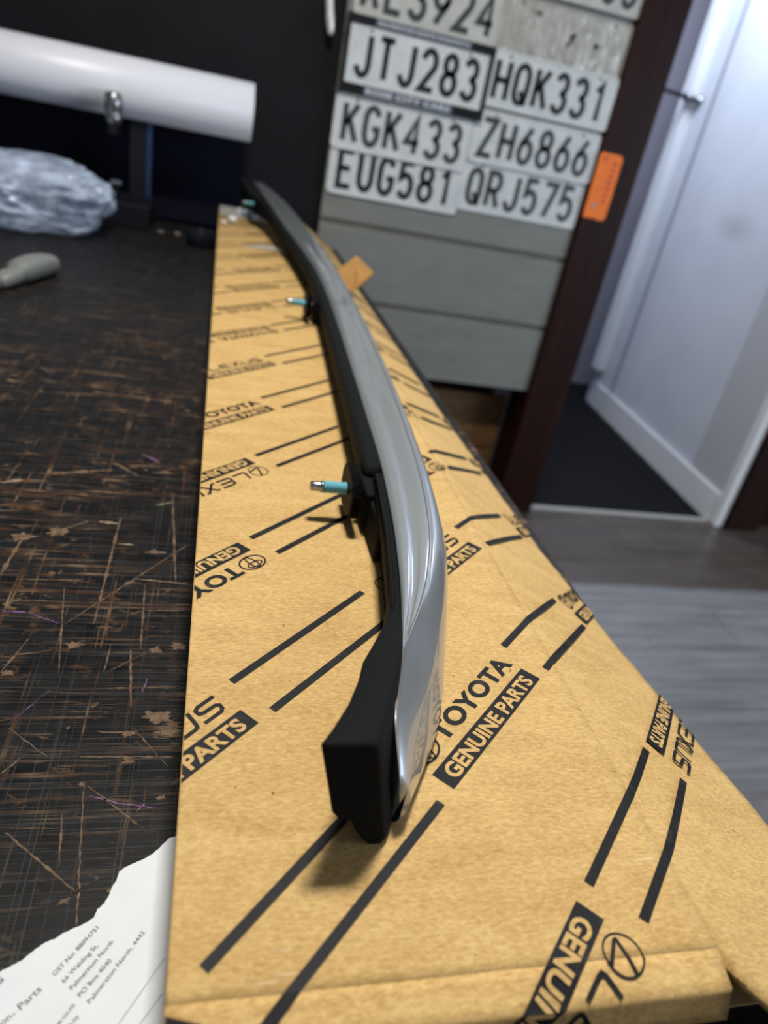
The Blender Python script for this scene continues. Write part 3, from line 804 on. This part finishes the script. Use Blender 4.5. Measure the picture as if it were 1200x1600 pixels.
# loose foam scraps at the far end of the box
for i, (x, yv, r) in enumerate(((.030, 1.70, .011), (.012, 1.66, .006), (.052, 1.86, .012), (.085, 1.88, .010))):
    bm = bmesh.new(); bmesh.ops.create_icosphere(bm, subdivisions=2, radius=r)
    for v in bm.verts: v.co *= 1+.35*noise.noise(v.co*130+Vector((i, 0, 0))); v.co.z *= .6
    bmesh.ops.translate(bm, verts=bm.verts[:], vec=(x, yv, ZB+r*.55+.001))
    tag(ob('foam_scrap', bm, M_CRUMB, None, True), ['larger white foam scrap at the far left corner of the cardboard box', 'tiny white foam scrap on the far left edge of the cardboard box', 'white foam scrap in the middle of the far taped end of the box', 'white foam scrap nearest the rail at the far taped end of the box'][i], 'scrap', 'white foam scraps on the box')

# ------------------------------------------------------------------ roof rail
rail = root('roof_rail', (.13, .8, ZB), 'silver and black curved roof rail lying on its side on the cardboard box', 'roof rail')
LY = [.178, .19, .203, .2373, .271, .2945, .319, .340, .3875, .43, .509, .665, .79, .93, 1.08, 1.27, 1.5, 1.7, 1.88]
LX = [.0815, .0796, .0818, .0919, .0990, .1033, .1069, .1100, .1150, .1190, .1234, .1312, .1372, .1425, .1445, .1370, .1160, .0960, .0740]
ZY = [.178, .184, .19, .203, 1.15, 1.35, 1.5, 1.7, 1.88]; ZZ = [.024, .032, .0365, .040, .040, .043, .050, .062, .075]
RY = [.178, .19, .20, .21, .22, .235, .255, .30, .346, .413, .512, .65, .81, 1.1, 1.28, 1.5, 1.7, 1.88]
RX = [.0875, .0950, .1005, .1065, .1115, .1180, .1245, .1375, .149, .158, .166, .1735, .180, .1865, .1850, .1690, .1460, .100]
GY = [.178, .232, .24, .25, .27, .30, .345, .45, .6, .8, 1.9]; GP = [0., 0., .06, .16, .34, .50, .60, .70, .76, .80, .80]
Lx = lambda y: smoothI(y, LY, LX); Rx = lambda y: smoothI(y, RY, RX); Zt = lambda y: smoothI(y, ZY, ZZ)
Gp = lambda y: max(0., smoothI(y, GY, GP))
def stations():
    ys = []; y = .178
    while y < 1.88:
        ys.append(y); y += .003 if y < .3 else (.008 if y < .6 else .02)
    return ys+[1.88]
secs = []
for y in stations():
    L, R, z, g = Lx(y), Rx(y), Zt(y), Gp(y)
    zl = max(0, z-.040) if y > 1 else 0.0
    W = R-L; P = []
    Ht = z-zl
    if True:
        gd = min(1., g/.5); g = max(g, .012)
        for p, dz in ((0, -.0016), (.006, -.0004), (.02, 0), (.30, .0004), (.38, -.0001*gd), (.44, -.0005*gd), (.50, -.0006*gd), (.58, -.0005*gd), (.66, -.0001*gd), (.72, .0002), (.90, 0), (.985, -.0004), (1.0, -.0005*gd), (1.012, -.0004)):
            P.append((L+W*g*min(p, 1.01), z+dz))
    else:
        for k in range(14):
            P.append((L+.0012*k/13*.5, z-.0022*(1-k/13)**2))
    # outer rounded flank
    N_ = 14; gx = P[-1][0]; gz = P[-1][1]
    zb_ = zl+.007
    for k in range(1, N_+1):
        t = k/N_*pi/2
        xx = gx+(R-gx)*sin(t)**.95; z_ = zb_+(gz-zb_)*cos(t)**(.9+.35*(1-min(1, g/.5))) if k < N_ else zb_
        sl = k/N_; yy_ = min(1., max(0., (.35-y)/.14)); wl = .85*yy_*yy_*(3-2*yy_)
        xl = gx+(R-gx)*sl+.0022*sin(pi*sl)**.8; z2 = gz+(zb_-gz)*sl+.0012*sin(pi*sl)
        P.append((xx*(1-wl)+xl*wl, z_*(1-wl)+z2*wl))
    P += [(R-.0008, zl+.0035), (R-.0028, zl+.0012), (R-.006, zl+.0006), (L+.45*W, zl+.0006), (L+.008 if y > .27 else L+.004, zl+.002), (L+.005 if y > .27 else L+.0005, zl+.010 if Ht > .03 else zl+.004)]+([(L+.004, z-.006), (L+.0006, z-.004)] if y > .27 else [(L+.0004, z-.006), (L+.0002, z-.004)])
    secs.append([Vector((x, y, ZB+zv)) for x, zv in P])
for _ in range(5):     # ease the sections into one another
    secs = [secs[0]]+[[(a+b*2+c)/4 for a, b, c in zip(secs[i-1], secs[i], secs[i+1])] if secs[i][0].y < .42 else secs[i] for i in range(1, len(secs)-1)]+[secs[-1]]
bm = loft(bmesh.new(), secs)
ob('silver_cover', bm, M_SILVER, rail, True)
# fine seam line around the top face
bm = bmesh.new(); prev = None
seam = []
for y in stations():
    if y < .242: continue
    L, R, z, g = Lx(y), Rx(y), Zt(y), Gp(y)
    x = L+(R-L)*max(.02, g-.035)
    seam.append((x, y, z))
for (off) in (0,):
    ring = []
    for x, y, z in seam:
        ring.append([Vector((x-.0004, y, ZB+z-.0006)), Vector((x-.0002, y, ZB+z+.00025)), Vector((x+.0003, y, ZB+z+.00025)), Vector((x+.0006, y, ZB+z-.0006))])
    loft(bm, ring)
ob('seam_bead', bm, mat('seam_shadow_grey', (.20, .21, .22), .45, .7), rail)
# black base moulding
def base_sec(y, dx, ztop, zbot, inn=.004):
    L, z = Lx(y), Zt(y); zl = max(0, z-.040) if y > 1 else 0.0
    P = [(L+.012, zl+.0012), (L-.0002, zl+.0012), (L-.0012, zl+zbot-.003), (L-dx*.3, zl+zbot), (L-dx, zl+zbot), (L-dx-.0006, zl+zbot+.003), (L-dx-.0004, zl+ztop-.005), (L-dx+.0008, zl+ztop-.0022), (L-dx+.003, zl+ztop-.0008), (L+inn, zl+ztop)]
    return [Vector((x, y, ZB+zv)) for x, zv in P]
ys = [.432+i*.02 for i in range(int((1.86-.432)/.02)+1)]
secs = [base_sec(.428, .008, .0355, .0235)]+[base_sec(y, .0112, .0386, .0215) for y in ys]
ob('base_moulding', loft(bmesh.new(), secs), M_PLASTIC, rail, True)
ys = [.262+i*.01 for i in range(18)]
secs = [base_sec(y, .0050, .0375, .0260) for y in ys if y < .424]
ob('narrow_moulding', loft(bmesh.new(), secs), M_PLASTIC, rail, True)
# raised bead along the narrow moulding
secs = []
for y in [.268+i*.01 for i in range(16)]:
    if y > .42: break
    L = Lx(y); x = L-.0040
    secs.append([Vector((x+a, y, ZB+.0368+b)) for a, b in ((-.0012, 0), (-.0008, .0016), (.0008, .0016), (.0014, 0))])
ob('lip_bead', loft(bmesh.new(), secs), M_PLASTIC, rail, True)
# near foot
FS = [ # y, TLx, TRx, ztop, BRx, BLx, zBL
 (.1690, .0468, .0655, .0535, .0775, .0545, .0175), (.1705, .0458, .0668, .0548, .0790, .0540, .0165), (.180, .0515, .0705, .0520, .0835, .0590, .016), (.1955, .0602, .0770, .0490, .0905, .0660, .015), (.2100, .0665, .0830, .0468, .0950, .0710, .014),
 (.224, .0712, .0880, .0447, .0985, .0755, .013), (.235, .0772, .0915, .0435, .1015, .0800, .012), (.255, .0875, .0975, .0405, .107, .0885, .010), (.27, .0925, .1005, .0378, .109, .0930, .008), (.292, .0985, .104, .034, .112, .0985, .006)]
secs = []
for (y, a, b, zt, c, d, zd) in FS:
    bz = .0002
    P = [(a, zt-.0016), (a+.0006, zt-.0005), (a+.0018, zt), (b-.0035, zt), (b-.0014, zt-.0007), (b, zt-.0025), (b+(c-b)*.30, zt*.70), (b+(c-b)*.62, zt*.38), (c, .003), (c-.0012, bz), (c-.006, bz+.0003), (c-.0095, .0045), (c-.0135, zd*.62), ((c+d)/2-.003, zd*.80), (d+.003, zd*.93), (d+.0008, zd+.002)]
    secs.append([Vector((x, y, ZB+zv)) for x, zv in P])
ob('end_foot', loft(bmesh.new(), secs, smooth=True), M_PLASTIC, rail)
# far foot
secs = []
for (y, w_, h_) in ((1.60, .010, .028), (1.66, .016, .034), (1.72, .026, .036), (1.80, .032, .036), (1.885, .030, .030)):
    L, z = Lx(min(y, 1.88)), Zt(min(y, 1.88))
    secs.append([Vector((x, y, ZB+zv)) for x, zv in ((L-w_, z-h_), (L-w_, z-.004), (L-w_+.004, z), (L+.003, z-.001), (L+.003, z-h_))])
ob('end_foot', loft(bmesh.new(), secs, smooth=False), M_PLASTIC, rail)
# threaded studs
def stud(y, zc, xb, ln=.027):
    """stud leaves the black base at x = xb towards -X"""
    z = ZB+zc; xs = xb
    s = ob('stud_shank', lathe(bmesh.new(), (xs+.014, y, z), (-1, 0, 0), [(0, .0042), (.006, .0042), (.0061, .0030), (.0135, .0030)], n=20), M_BRIGHT, rail)
    # foam gasket, oval block
    bm = bmesh.new(); secs = []
    for t, k in ((0, .90), (.0008, 1), (.0062, 1), (.0070, .92)):
        ring = []
        for i in range(56):
            a = 2*pi*i/56; ca, sa = cos(a), sin(a)
            e = .72
            yy = .0225*math.copysign(abs(ca)**e, ca)*k; zz_ = .0155*math.copysign(abs(sa)**e, sa)*k
            jit = 1+.035*noise.noise(Vector((yy*900, zz_*900, t*2000)))
            ring.append(Vector((xs-.0005-t, y+yy*jit, z+zz_*jit-.001)))
        secs.append(ring)
    ob('foam_gasket', loft(bm, secs, smooth=False), M_FOAM, rail)
    # threads
    prof = [(0, .0041)]; t = .0; x0 = xs-.0072
    while t < ln-.011:
        prof += [(t+.0002, .0036), (t+.00075, .0043), (t+.00105, .0043), (t+.0016, .0036)]; t += .00165
    ob('thread', lathe(bmesh.new(), (x0, y, z), (-1, 0, 0), prof, n=28), M_TEAL, rail)
    e = t
    ob('stud_tip', lathe(bmesh.new(), (x0-e, y, z), (-1, 0, 0), [(0, .0039), (.0012, .0039), (.0016, .0033), (.0022, .0033), (.0078, .0033), (.0086, .0026)], n=24), M_STEEL, rail)
    return s
def bracket(y, xb, z0=.004, z1=.030, hy=.018):
    L = Lx(y); zl = max(0, Zt(y)-.040) if y > 1 else 0
    ob('stud_mount', nb(xb, L-.002, y-hy, y+hy, ZB+zl+z0, ZB+zl+z1, bev=.002), M_PLASTIC, rail)
stud(.4215, .0235, .1035); bracket(.4215, .1062, z0=.002, z1=.030, hy=.019)
ob('mount_block', nb(.1085, .1160, .3660, .4015, ZB+.0010, ZB+.027, bev=.002), M_PLASTIC, rail)
stud(.945, .022, Lx(.945)-.0185); bracket(.945, Lx(.945)-.0160)
stud(1.70, .045, Lx(1.70)-.0165); bracket(1.70, Lx(1.70)-.0125)

# ------------------------------------------------------------------ torn paper
pp = root('torn_paper', (-.03, .17, ZT), 'torn white invoice sheet with small grey print, half under the cardboard box', 'paper')
edge = [(.05, .235), (-.003, .2217), (-.0058, .2180), (-.0102, .2135), (-.0142, .2110), (-.0207, .2082), (-.0229, .2064), (-.0236, .2022), (-.0252, .1990), (-.0258, .1958), (-.0272, .1920), (-.0295, .1895), (-.0305, .1862), (-.0330, .1843), (-.0378, .1822), (-.0412, .1806), (-.0435, .1789), (-.0470, .1776), (-.0500, .1752), (-.0545, .1712), (-.0585, .1690), (-.0609, .1677), (-.0680, .1640), (-.078, .160), (-.09, .153)]
jag = []
for i in range(len(edge)-1):
    a, b = edge[i], edge[i+1]; n_ = 5 if i else 1
    for k in range(n_):
        t = k/n_; jag.append((a[0]*(1-t)+b[0]*t+(.0004*noise.noise(Vector((i*3.3, k*1.7, 0))) if i else 0), a[1]*(1-t)+b[1]*t+(.0005*noise.noise(Vector((i*2.3, k*3.1, 5))) if i else 0)))
jag.append(edge[-1])
low = [(x+.03*0, .06) for x, y in jag]
bm = bmesh.new()
pz = ZT+.0005
A = [bm.verts.new((x, y, pz)) for x, y in jag]; B = [bm.verts.new((x, .05, pz)) for x, y in jag]
# keep the sheet nearly flat, joined to a straight lower edge
for i in range(len(A)-1): bm.faces.new((A[i], A[i+1], B[i+1], B[i]))
bmesh.ops.recalc_face_normals(bm, faces=bm.faces[:])
o = ob('sheet', bm, M_PAPER, pp); md = o.modifiers.new('thickness', 'SOLIDIFY'); md.thickness = .0002; md.offset = 0
def px2paper(x, y):
    """a pixel of the photograph to the bench top, used to lay out the print"""
    d = Vector((x-600., y-800., F)); X = Vector(rr).dot(d); Y = Vector(bb).dot(d); Z = -Vector(dn).dot(d)
    t = -(HC+.0624)/Z; return (X*t, Y*t)
def ptext(s, p0, p1, cap, off=.0):
    a = Vector(px2paper(*p0)); b = Vector(px2paper(*p1)); d = b-a; L = d.length; d.normalize(); n = Vector((-d.y, d.x))
    P = textpolys(s, 0, 0, L, cap, off)
    bm = polys_bm(P, lambda x, y: (a.x+d.x*x+n.x*y, a.y+d.y*x+n.y*y, pz+.0003))
    ob('printed_line', bm, M_TEXTGREY, pp)
ptext('GST No: 88094751', (86, 1527), (155, 1452), .0019)
ptext('66 Walding St,', (100, 1538), (154, 1480), .0019)
ptext('Palmerston North', (113, 1549), (178, 1474), .0019)
ptext('PO Box 4040', (126, 1560), (175, 1503), .0019)
ptext('Palmerston North, 4442', (141, 1570), (227, 1459), .0019)
ptext('- Parts', (22, 1591), (66, 1548), .0027)
ptext('w.co.nz', (92, 1605), (118, 1572), .0019)
ptext('.co.nz', (103, 1614), (124, 1591), .0019)
ptext('ation', (-12, 1620), (19, 1592), .0027)
ptext('G', (-4, 1543), (7, 1533), .0026, .02)
for p0, p1 in (((257, 1499), (182, 1607)), ((254, 1554), (213, 1610))):
    a = Vector(px2paper(*p0)); b = Vector(px2paper(*p1))
    bm = polys_bm(ribbon([tuple(a), tuple(b)], .00022), lambda x, y: (x, y, pz+.0003)); ob('ruled_line', bm, M_TEXTGREY, pp)

# ------------------------------------------------------------------ white roll on its stand
rl = root('vinyl_roll', (-.45, 1.90, .977), 'large roll of white sheet material lying across black supports at the far end', 'roll')
zc = 1.066-.0135*1.9
bm = bmesh.new(); lathe(bm, (.060, 1.90, zc), (-1, 0, 0), [(0, .030), (0, .0575), (.0012, .0605), (1.2, .0605), (1.2, .03)], n=72, cap=False)
bmesh.ops.recalc_face_normals(bm, faces=bm.faces[:]); ob('wound_sheet', bm, M_VINYL, rl)
bm = bmesh.new(); lathe(bm, (.062, 1.90, zc), (-1, 0, 0), [(0, .026), (0, .0299), (1.206, .0299), (1.206, .026), (0, .026)], n=40, cap=False); ob('card_core', bm, M_CARDIN, rl)
st = root('roll_stand', (-.2, 1.90, ZT), 'black steel stand with upright posts holding up the white roll', 'stand')
for dx in (0, -.72):
    ob('foot_block', nb(-.345+dx, -.152+dx, 1.80, 1.96, ZT+.0004, ZT+.050, bev=.003), M_DARKMETAL, st)
    ob('post', nb(-.206+dx, -.170+dx, 1.885, 1.925, ZT+.0505, zc-.064, bev=.002), M_DARKMETAL, st)
    ob('post_lit_edge', nb(-.1698+dx, -.158+dx, 1.883, 1.927, ZT+.0505, zc-.062, bev=.001), M_BLUELIT, st)  # blue strip carries the light on the post's right edge as colour
    ob('cross_plate', nb(-.340+dx, -.160+dx, 1.875, 1.884, ZT+.052, ZT+.062), M_DARKMETAL, st)
    bm = bmesh.new(); lathe(bm, (-.232+dx, 1.817, zc-.072), (0, 0, 1), [(0, .014), (.002, .0175), (.020, .0175), (.022, .0160), (.025, .0185), (.056, .0185), (.060, .014)], n=24)
    ob('clamp_knob', bm, M_STEEL, st)
    ob('knob_arm', nb(-.240+dx, -.224+dx, 1.80, 1.884, zc-.092, zc-.0735, bev=.002), M_DARKMETAL, st)
    ob('white_cap', nb(-.243+dx, -.219+dx, 1.845, 1.87, ZT+.080, ZT+.089, bev=.003), M_STRIP, st)
    ob('cap_post', nb(-.235+dx, -.226+dx, 1.85, 1.865, ZT+.0505, ZT+.0795), M_DARKMETAL, st)
bp = ob('backing_board', nb(-1.25, .050, 2.008, 2.029, ZT+.001, 1.02, bev=.002), M_NAVY); tag(bp, 'blue-black board standing against the wall behind the white roll', 'board')
# small black tape roll left of the box and debris
bm = bmesh.new(); lathe(bm, (-.035, 1.72, ZT+.0005), (0, 0, 1), [(0, .018), (0, .030), (.001, .031), (.032, .031), (.033, .030), (.033, .018), (0, .018)], n=36, cap=False)
bmesh.ops.recalc_face_normals(bm, faces=bm.faces[:]); tag(ob('tape_roll', bm, M_DARKMETAL), 'small black tape roll on the bench beside the far end of the box', 'tape roll')
for i, (x, yv) in enumerate(((-.185, 1.79), (-.150, 1.80), (-.100, 1.76))):
    bm = bmesh.new(); bmesh.ops.create_icosphere(bm, subdivisions=1, radius=.008)
    for v in bm.verts: v.co *= 1+.5*noise.noise(v.co*200+Vector((i*3, 0, 0))); v.co.z *= .5
    bmesh.ops.translate(bm, verts=bm.verts[:], vec=(x+.06, yv, ZT+.0045))
    tag(ob('wood_chip', bm, mat_noisy('pale_chip', (.16, .13, .09), (.25, .2, .14), 90, .8)), ('pale chip on the bench nearest the foot of the roll stand', 'middle pale chip on the bench between roll stand and box', 'pale chip on the bench nearest the small black tape roll')[i], 'chip', 'pale chips on the bench')

# ------------------------------------------------------------------ plastic bag
bag = root('plastic_bag', (-.42, 1.70, ZT), 'crumpled clear bluish plastic bag on the bench below the white roll', 'bag')
bm = bmesh.new(); bmesh.ops.create_icosphere(bm, subdivisions=6, radius=1)
for v in bm.verts:
    d = v.co.copy()
    k = noise.noise(d*1.6+Vector((2, 1, 4)))*.20
    cr_ = abs(noise.noise(d*3.1+Vector((7, 0, 1))))*.16+abs(noise.noise(d*7.5+Vector((0, 3, 1))))*.085+abs(noise.noise(Vector((d.x*4, d.y*18, d.z*14))))*.03
    s = 1+k-cr_+.05
    e = .55; q = (abs(d.x)**(2/e)+abs(d.y)**(2/e)+abs(d.z)**(2/e))**(-e/2)   # rounded block
    x, y_, z = d.x*s*q*.235, d.y*s*q*.125, d.z*s*q*.064
    z *= 1-.9*max(0, -x-.14)
    z = max(z+.060, .002+.002*noise.noise(d*20)+.0015)
    v.co = Vector((-.450+x, 1.655+y_, ZT+z))
ob('film', bm, M_BAG, bag, True)

# ------------------------------------------------------------------ grey tool handle
th = root('tool_handle', (-.275, 1.22, ZT), 'pale grey ribbed plastic tool handle lying on the bench left of the box', 'tool')
def hsec(t, w_, h_, zlift=0):
    a = Vector((-.305, 1.115, ZT)); b = Vector((-.255, 1.275, ZT)); d = (b-a); p = a+d*t; dd = d.normalized(); s = Vector((dd.y, -dd.x, 0))
    out = []
    for i in range(20):
        an = 2*pi*i/20; ca, sa = cos(an), sin(an)
        out.append(p+s*(w_*math.copysign(abs(ca)**.7, ca))+Vector((0, 0, .0012+h_+h_*math.copysign(abs(sa)**.7, sa)+zlift)))
    return out
prof = [(.10, .006, .006), (.13, .012, .0095), (.22, .0145, .011), (.30, .0150, .0115), (.36, .0135, .0115), (.40, .0150, .0125)]
ob('neck', loft(bmesh.new(), [hsec(*p) for p in prof]), M_TOOLGREY, th, True)
secs = []; t = .40; i = 0
while t < .94:
    k = 1.0 if i % 2 == 0 else .90
    secs.append(hsec(t, (.0185+.003*sin((t-.4)/.54*pi))*k, .0150+.002*sin((t-.4)/.54*pi))); t += .022; i += 1
secs += [hsec(.95, .017, .0145), hsec(.98, .013, .012), hsec(.995, .007, .008)]
ob('ribbed_grip', loft(bmesh.new(), secs), M_TOOLGREY, th, True)
ob('dark_tip', loft(bmesh.new(), [hsec(-.02, .0035, .004), hsec(.03, .008, .006), (hsec(.10, .0085, .0065))]), mat('tip_grey', (.10, .10, .10), .4), th, True)

# ceiling lamp fixture (out of frame, carries the key light)
lf = root('ceiling_lamp', (.09, .68, 2.45), 'square white ceiling lamp hanging over the bench', 'lamp')
ob('housing', nb(-.09, .27, .56, .80, 2.44, 2.5, bev=.004), M_WHITETRIM, lf)
ob('hanger', nb(.08, .10, .67, .69, 2.5, 2.6), M_DARKMETAL, lf)
